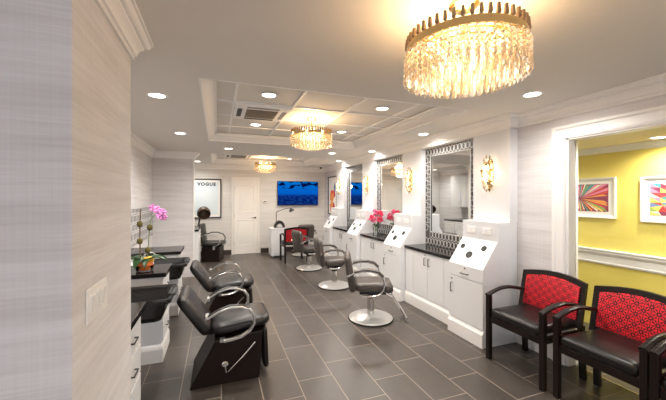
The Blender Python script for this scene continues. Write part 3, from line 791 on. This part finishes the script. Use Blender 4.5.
# white desk with lamp and hood
t = thing('manicure_desk', 'small white desk cabinet against the far wall under the television', 'desk', (1.475, 8.27, 0))
B().box(-.185, .185, -.14, .30, .05, .72).build('body', 'lacquer', t, bevel=.003)
B().box(-.195, .195, -.15, .31, .72, .755).build('top', 'lacquer', t, bevel=.003)
B().box(-.165, .165, -.147, -.139, .08, .70).build('door', 'lac2', t, bevel=.002)
for sx in (-.15, .15):
    for sy in (-.11, .27): B().lathe([(.018,0),(.018,.05),(0,.05)], 10, (sx,sy,0)).build('foot', 'grey', t)
t = thing('desk_lamp', 'black adjustable desk lamp standing on the white desk', 'lamp', (1.47, 8.44, .755))
B().lathe([(.045,0),(.045,.012),(.012,.02),(0,.02)], 20).build('base', 'black', t, smooth=40)
B().tube([(0,0,.015),(0,0,.40)], .010, 8).build('upright', 'black', t)
B().tube([(0,0,.40),(.18,0,.47),(.36,0,.51)], .009, 8).build('arm', 'black', t)
B().lathe([(.018,.05),(.035,.03),(.075,-.045),(.070,-.045),(.03,.02),(0,.03)], 20).xf(Matrix.Translation((.40,0,.46)) @ Matrix.Rotation(-.45, 4, 'Y')).build('shade', 'black', t, smooth=40)
t = thing('nail_dryer', 'rounded dark hood-shaped nail dryer on the white desk', 'dryer', (1.535, 8.24, .756))
b = B()
n = 12; P = [(.14*math.cos(PI*i/n), .19*math.sin(PI*i/n)) for i in range(n+1)]; Q = [(.09*math.cos(PI*i/n), .11*math.sin(PI*i/n)) for i in range(n, -1, -1)]
b.prism([(x-.02,z) for x, z in P+Q], 'y', -.06, .06); b.build('hood', 'black', t, smooth=50)
B().box(-.15, .11, -.075, .075, 0, .014).build('base', 'grey', t, bevel=.003)

# alcove beyond the partition: cabinet, upper cabinets, dryer chair
def alcove():
    t = thing('base_cabinet', 'white cabinet with dark top just beyond the partition on the left', 'cabinet', (-.70, 7.36, 0))
    B().box(-.44, .33, -.43, .43, 0, .86).build('body', 'lacquer', t, bevel=.003)
    for s in (-1, 1):
        d = B().box(.33, .346, min(s*.005,s*.42), max(s*.005,s*.42), .18, .64).build('door', 'lac2', t, bevel=.003)
        B().tube([(.346,s*.05,.50),(.366,s*.05,.50),(.366,s*.05,.6),(.346,s*.05,.6)], .005, 6).build('handle', 'brushed', d)
        d = B().box(.33, .346, min(s*.005,s*.42), max(s*.005,s*.42), .66, .84).build('drawer', 'lac2', t, bevel=.003)
        B().tube([(.346,s*.21-.05,.75),(.366,s*.21-.05,.75),(.366,s*.21+.05,.75),(.346,s*.21+.05,.75)], .005, 6).build('handle', 'brushed', d)
    tag(B().box(XL+.004, -.35, 6.92, 7.80, .86, .90).build('countertop', 'granite', bevel=.004), 'dark countertop just beyond the partition on the left', 'countertop')
    t = thing('wall_cabinet', 'white upper wall cabinet hidden past the partition, seen in the mirror', 'cabinet', (XL+.002, 7.60, 1.25))
    B().box(0, .34, -.43, .43, 0, .95).build('body', 'lacquer', t, bevel=.003)
    for s in (-1, 1):
        d = B().box(.34, .356, min(s*.005,s*.42), max(s*.005,s*.42), .01, .94).build('door', 'lac2', t, bevel=.003)
        B().tube([(.356,s*.05,.08),(.376,s*.05,.08),(.376,s*.05,.18),(.356,s*.05,.18)], .005, 6).build('handle', 'brushed', d)
alcove()
t = thing('hair_dryer_chair', 'black hair-dryer chair with a raised round hood under the VOGUE poster', 'chair', (-.09, 8.34, 0), math.radians(-14))
B().box(-.22, .20, -.22, .22, .0, .36).build('base', 'laminate', t, bevel=.01)
b = B(); cushion(b, .0, 0, .26, .25, .37, .47, .06, .03); b.build('seat', 'leather', t, smooth=60)
b = B(); cushion(b, 0, 0, .24, .24, -.04, .045, .06, .03); b.xf(Matrix.Translation((-.26,0,.66)) @ Matrix.Rotation(-PI/2-.12, 4, 'Y')); b.build('backrest', 'leather', t, smooth=60)
for s in (-1, 1):
    y = s*.285; P = [(-.26,.60),(-.12,.66),(.04,.66),(.17,.61),(.22,.52),(.20,.43),(.10,.38)]
    B().tube([(x,y,z) for x, z in P], 1, 8, up=(0,1,0), flat=(.022,.012)).box(.06,.1, min(y,s*.21), max(y,s*.21), .30, .39).build('arm', 'black' if s > 0 else 'brushed', t, smooth=40)
B().tube([(-.33,0,.36),(-.36,0,.8),(-.30,0,1.16)], .02, 8).build('hood_pole', 'black', t)
hd = B(); hd.lathe([(.0,.17),(.08,.155),(.13,.11),(.155,.03),(.155,-.05),(.145,-.06),(.13,.02),(.10,.09),(0,.13)], 24)
hd.xf(Matrix.Translation((-.22,-.02,1.16)) @ Matrix.Rotation(-1.0, 4, 'X') @ Matrix.Rotation(-.3, 4, 'Y')); hd.build('dryer_hood', mat('smoked_brown_hood', (.08,.05,.035), .2), t, smooth=50)

# ---- yellow-room pictures ---------------------------------------------------
def mitred(hw, hh, f, d, axis):
    outs = [(0,0),(f,0),(f,d*.5),(f*.8,d*.75),(f*.25,d),(0,d)]
    rings = []
    for sy, sz in ((1,1),(-1,1),(-1,-1),(1,-1)):
        ring = []
        for q, p in outs:
            u, z = sy*(hw-q), sz*(hh-q)
            ring.append((-p, u, z) if axis == 'x' else (u, -p, z))
        rings.append(ring)
    b = B(); b.loft(rings, cap0=False, cap1=False)
    n = 6; b.f += [(3*n+j, 3*n+(j+1)%n, (j+1)%n, j) for j in range(n)]; b.m += [0]*n
    return b
def art(yc, zc, hw, hh, label, seed, mode):
    t = thing('framed_picture', label, 'picture', (XY, yc, zc), 0, 'pictures on the yellow wall')
    f = .035; mitred(hw, hh, f, .035, 'x').build('frame', 'framewhite', t)
    B().box(-.015, -.004, -hw+f, hw-f, -hh+f, hh-f).build('mat_board', 'paperwhite', t)
    rn = random.Random(seed); w, h = hw-.075, hh-.075
    b = B().box(-.017, -.012, -w, w, -h, h, 7)
    if mode == 0:
        n = 64; c = (.12*w, -.05*h)
        def edge(a):
            dy, dz = math.cos(a), math.sin(a)
            ty = ((w if dy > 0 else -w)-c[0])/dy if abs(dy) > 1e-6 else 9
            tz = ((h if dz > 0 else -h)-c[1])/dz if abs(dz) > 1e-6 else 9
            tt = min(ty, tz); return (c[0]+dy*tt, c[1]+dz*tt)
        for i in range(n):
            a0, a1 = 2*PI*i/n, 2*PI*(i+.9)/n; p, q = edge(a0), edge(a1); k = rn.uniform(.0,.2)
            s = (c[0]+k*(p[0]-c[0]), c[1]+k*(p[1]-c[1])); e = rn.uniform(.75, 1)
            p = (c[0]+e*(p[0]-c[0]), c[1]+e*(p[1]-c[1]))
            b.add([(-.0175-.00002*i,s[0],s[1]),(-.0175-.00002*i,p[0],p[1]),(-.0175-.00002*i,q[0],q[1])], [(0,1,2)], rn.choice([0,1,2,3,4,5,7,8,0,7,1,0]))
    else:
        G = 7; pt = {}
        for i in range(G+1):
            for j in range(G+1):
                pt[i,j] = (-w+2*w*i/G+(rn.uniform(-.3,.3)*2*w/G if 0 < i < G else 0), -h+2*h*j/G+(rn.uniform(-.3,.3)*2*h/G if 0 < j < G else 0))
        for i in range(G):
            for j in range(G):
                q = [pt[i,j],pt[i+1,j],pt[i+1,j+1],pt[i,j+1]]
                for tri in ((0,1,2),(0,2,3)):
                    b.add([(-.0178,*q[k]) for k in tri], [(0,1,2)], rn.choice([0,1,2,3,4,5,6,7,8,7,4,0]))
    b.build('print', PAL, t)
art(2.66, 1.545, .35, .24, 'white-framed print of radiating coloured shards on the yellow wall', 4, 0)
art(1.73, 1.53, .35, .24, 'white-framed print of faceted coloured triangles, cut off at right', 8, 1)

# ---- switch plate on the stub wall -----------------------------------------
t = thing('switch_plate', 'white four-gang light switch plate on the near left wall', 'switch', (XS, 1.452, 1.165))
B().box(0, .007, -.108, .108, -.062, .062).build('plate', 'white', t, bevel=.003)
for i in range(4):
    B().prism([(0,-.034),(.010,-.034),(.012,0),(.0155,.034),(0,.034)], 'y', -.069+.046*i-.016, -.069+.046*i+.016).build('rocker', 'white', t, bevel=.001)

# ---- ceiling fixtures -------------------------------------------------------
def downlight():
    t = thing('recessed_light', '', 'ceiling light', (0,0,0), 0, 'recessed ceiling lights')
    B().lathe([(.068,.0),(.085,.0),(.083,-.005),(.07,-.008),(.062,-.004),(.062,.0)], 32).build('trim_ring', 'white', t, smooth=40)
    B().lathe([(.0,-.003),(.062,-.003),(.062,-.0005),(0,-.0005)], 32).build('lens', 'lens', t)
    lamp('SPOT', 47, (1,.955,.89), (0,0,-.02), t, .055, spot_size=math.radians(166), spot_blend=.9)
    return t
DL = [(-.48,3.05,ZC,'over the shampoo bowls, nearest the switch wall'),(-.47,4.75,ZC,'over the shampoo wall, second from the camera'),
      (.465,3.07,ZT,'in the near tray, left of centre, before the air vent'),(.487,4.39,ZT,'in the near tray behind the air vent'),
      (1.71,3.11,ZT,'in the near tray right of the chandelier, nearer one'),(1.746,4.43,ZT,'in the near tray just right of the second chandelier'),
      (2.66,3.68,ZC,'above the second styling station'),(2.49,1.94,ZC,'above the waiting chairs'),
      (2.74,5.385,ZC,'above the pink flowers'),(2.13,5.91,ZC,'between the two trays, on the right'),
      (2.74,7.12,ZC,'above the farthest styling station'),(.19,5.97,ZC,'between the two trays, on the left'),
      (-.45,8.35,ZC,'above the hair-dryer chair'),(.50,7.25,ZT,'in the far tray on the left'),(1.75,8.05,ZT,'in the far tray on the right')]
d0 = downlight(); first = True
for x, y, z, w in DL:
    l = 'round recessed ceiling light '+w
    if x == -.48: d0.location = (x,y,z-.0085*(z==ZT)); d0['label'] = l
    else: dup(d0, (x,y,z-.0085*(z==ZT)), l)
for x, y in ((.2,-.9),(1.3,-1.3),(2.4,-.5)):
    dup(d0, (x,y,ZC), 'added recessed ceiling light behind the camera, out of view')  # unseen lamps, added to light the chairs near the camera
dup(d0, (4.06, 1.83, ZY), 'round recessed ceiling light in the yellow room', group='yellow room ceiling lights')
dup(d0, (3.8, 3.3, ZY), 'added recessed ceiling light deeper in the yellow room, out of view', group='yellow room ceiling lights')  # unseen lamp, added to brighten the yellow room
for y in (2.3,): dup(d0, (3.3, 1.6, ZY), 'added recessed ceiling light nearer the glass in the yellow room, out of view', group='yellow room ceiling lights')  # added fill for the yellow wall, hidden above the opening
dup(d0, (3.8, .6, ZY), 'added recessed ceiling light in the yellow room, out of view', group='yellow room ceiling lights')  # another added lamp for the yellow room, never in view

def cassette():
    t = thing('air_conditioner', 'square white ceiling cassette air vent in the near tray', 'air vent', (.47, 3.705, ZT-.008), 0, 'ceiling cassette air vents')
    B().box(-.30, .30, -.30, .30, -.03, 0).build('panel', 'white', t, bevel=.006)
    g = B().box(-.17, .17, -.17, .17, -.034, -.029)
    for i in range(12): g.box(-.165+.028*i, -.165+.028*i+.010, -.165, .165, -.040, -.033)
    g.build('grille', 'vent', t)
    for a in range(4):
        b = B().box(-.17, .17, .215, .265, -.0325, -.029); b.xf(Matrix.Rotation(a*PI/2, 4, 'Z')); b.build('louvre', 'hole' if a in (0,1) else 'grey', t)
    for sx in (-1,1):
        for sy in (-1,1): B().lathe([(0,-.032),(.018,-.032),(.018,-.029),(0,-.029)], 12, (sx*.245,sy*.245,0)).build('corner_screw', 'lacquer', t)
    return t
ac = cassette()
dup(ac, (.47, 7.75, ZT-.008), 'square white ceiling cassette air vent in the far tray')

def chandelier():
    t = thing('chandelier', '', 'chandelier', (0,0,0), 0, 'drum-shaped crystal chandeliers')
    B().lathe([(.0,0),(.065,0),(.065,-.012),(.05,-.022),(.018,-.03),(0,-.03)], 24).build('canopy', 'brass', t, smooth=40)
    B().tube([(0,0,-.02),(0,0,-.20)], .008, 8).build('stem', 'brass', t)
    R = .252
    fr = B()
    fr.mold([((R)*math.cos(2*PI*i/48),(R)*math.sin(2*PI*i/48)) for i in range(48)], [(0,-.216),(.010,-.216),(.010,-.184),(0,-.184)], 1, True)
    for rr in (.21, .16, .11, .06):
        fr.mold([(rr*math.cos(2*PI*i/32),rr*math.sin(2*PI*i/32)) for i in range(32)], [(0,-.212),(.006,-.212),(.006,-.204),(0,-.204)], 1, True)
    for k in range(6):
        a = k*PI/3; fr.tube([(0,0,-.19),(R*math.cos(a),R*math.sin(a),-.20)], .005, 6)
    fr.build('ring_frame', 'brass', t, smooth=40)
    def drop(L, w):
        b = B(); n = 6
        z0 = 0
        if L > .1:                       # strand: three faceted beads, then a pointed prism
            q = .026
            for i in range(3 if L > .13 else 2):
                zt = -i*q
                b.v += [(0,0,zt)]+[(w*.95*math.cos(2*PI*j/6), w*.6*math.sin(2*PI*j/6), zt-q*.48) for j in range(6)]+[(0,0,zt-q*.96)]
                o = len(b.v)-8
                for j in range(6): b.f += [[o, o+1+j, o+1+(j+1)%6], [o+7, o+1+(j+1)%6, o+1+j]]; b.m += [0,0]
                z0 = -(i+1)*q
        L = L+z0
        rings = [[(w*f*math.cos(2*PI*j/n), w*f*.8*math.sin(2*PI*j/n), z0-L*z) for j in range(n)] for f, z in ((.25,0),(.8,.10),(.75,.2),(1,.72))]
        o0 = len(b.v); b.loft(rings, cap1=False); o = len(b.v); b.v.append((0,0,z0-L)); k = o0+3*n
        for j in range(n): b.f.append([k+j, k+(j+1)%n, o]); b.m.append(0)
        return b
    first = None
    dmesh = {}
    def place(key, L, w, x, y, z, a, name, rx=0):
        if key not in dmesh:
            o = drop(L, w).build(name, 'smoky' if key == 'c' else 'crystal', t); dmesh[key] = o.data
        else:
            o = bpy.data.objects.new(name, dmesh[key]); C.objects.link(o); o.parent = t
        o.location = (x,y,z); o.rotation_euler = (rx,0,a)
    n = 50
    for i in range(n):
        a = 2*PI*i/n; place('a', .138, .0105, (R+.004)*math.cos(a), (R+.004)*math.sin(a), -.212, a, 'crystal_drop')
    for i in range(44):
        a = 2*PI*(i+.5)/44; place('b', .150, .0105, .222*math.cos(a), .222*math.sin(a), -.212, a, 'crystal_drop')
    rest = B()
    for rr, k, L in ((.187,30,.158),(.15,24,.168),(.115,18,.176),(.075,11,.184),(.03,5,.19)):
        for i in range(k):
            a = 2*PI*(i+.3)/k; d = drop(L, .0105); d.xf(Matrix.Translation((rr*math.cos(a),rr*math.sin(a),-.212)) @ Matrix.Rotation(a, 4, 'Z'))
            rest.add(d.v, d.f)
    q = rest.build('inner_crystal_drops', 'crystal', t); q['kind'] = 'stuff'
    for i in range(48):
        a = 2*PI*(i+.25)/48
        place('c', .052, .012, (R-.006)*math.cos(a), (R-.006)*math.sin(a), -.138, a, 'rim_crystal')
    for i in range(6):
        a = 2*PI*(i+.5)/6
        B().lathe([(0,.035),(.012,.02),(.016,0),(.010,-.025),(0,-.03)], 12, (.14*math.cos(a),.14*math.sin(a),-.165)).build('bulb', 'bulb', t, smooth=60)
    lamp('POINT', 16, (1,.64,.32), (.0,0,-.17), t, .12)
    lamp('POINT', 5, (1,.76,.48), (.0,0,-.28), t, .14)
    return t
ch = chandelier(); ch.location = (1.04,1.14,ZC); ch['label'] = 'large drum crystal chandelier nearest the camera at top right'
dup(ch, (1.11,3.84,ZT-.008), 'drum crystal chandelier in the near ceiling tray')
dup(ch, (1.11,7.90,ZT-.008), 'drum crystal chandelier farthest away, in the far ceiling tray')

# ------------------------------------------------------------------ world, camera
w = bpy.data.worlds.new('World'); sc.world = w; w.use_nodes = True
bg = w.node_tree.nodes['Background']; bg.inputs[0].default_value = (.97,.96,1.0,1); bg.inputs[1].default_value = 1.05
cd = bpy.data.cameras.new('Camera'); cam = bpy.data.objects.new('Camera', cd); C.objects.link(cam)
cam.location = (0,0,1.555); cam.rotation_euler = (PI/2, 0, -math.radians(20))
cd.sensor_width = 36; cd.lens = 318/666*36; cd.shift_y = -3/666; cd.clip_start = .05
sc.camera = cam
vs = sc.view_settings; vs.view_transform = 'Standard'; vs.look = 'None'; vs.exposure = 0.62; vs.gamma = 1.0; vs.use_curve_mapping = False
sc.cycles.max_bounces = 8; sc.cycles.diffuse_bounces = 4; sc.cycles.transparent_max_bounces = 24; sc.cycles.sample_clamp_indirect = 4
sc.cycles.use_denoising = True
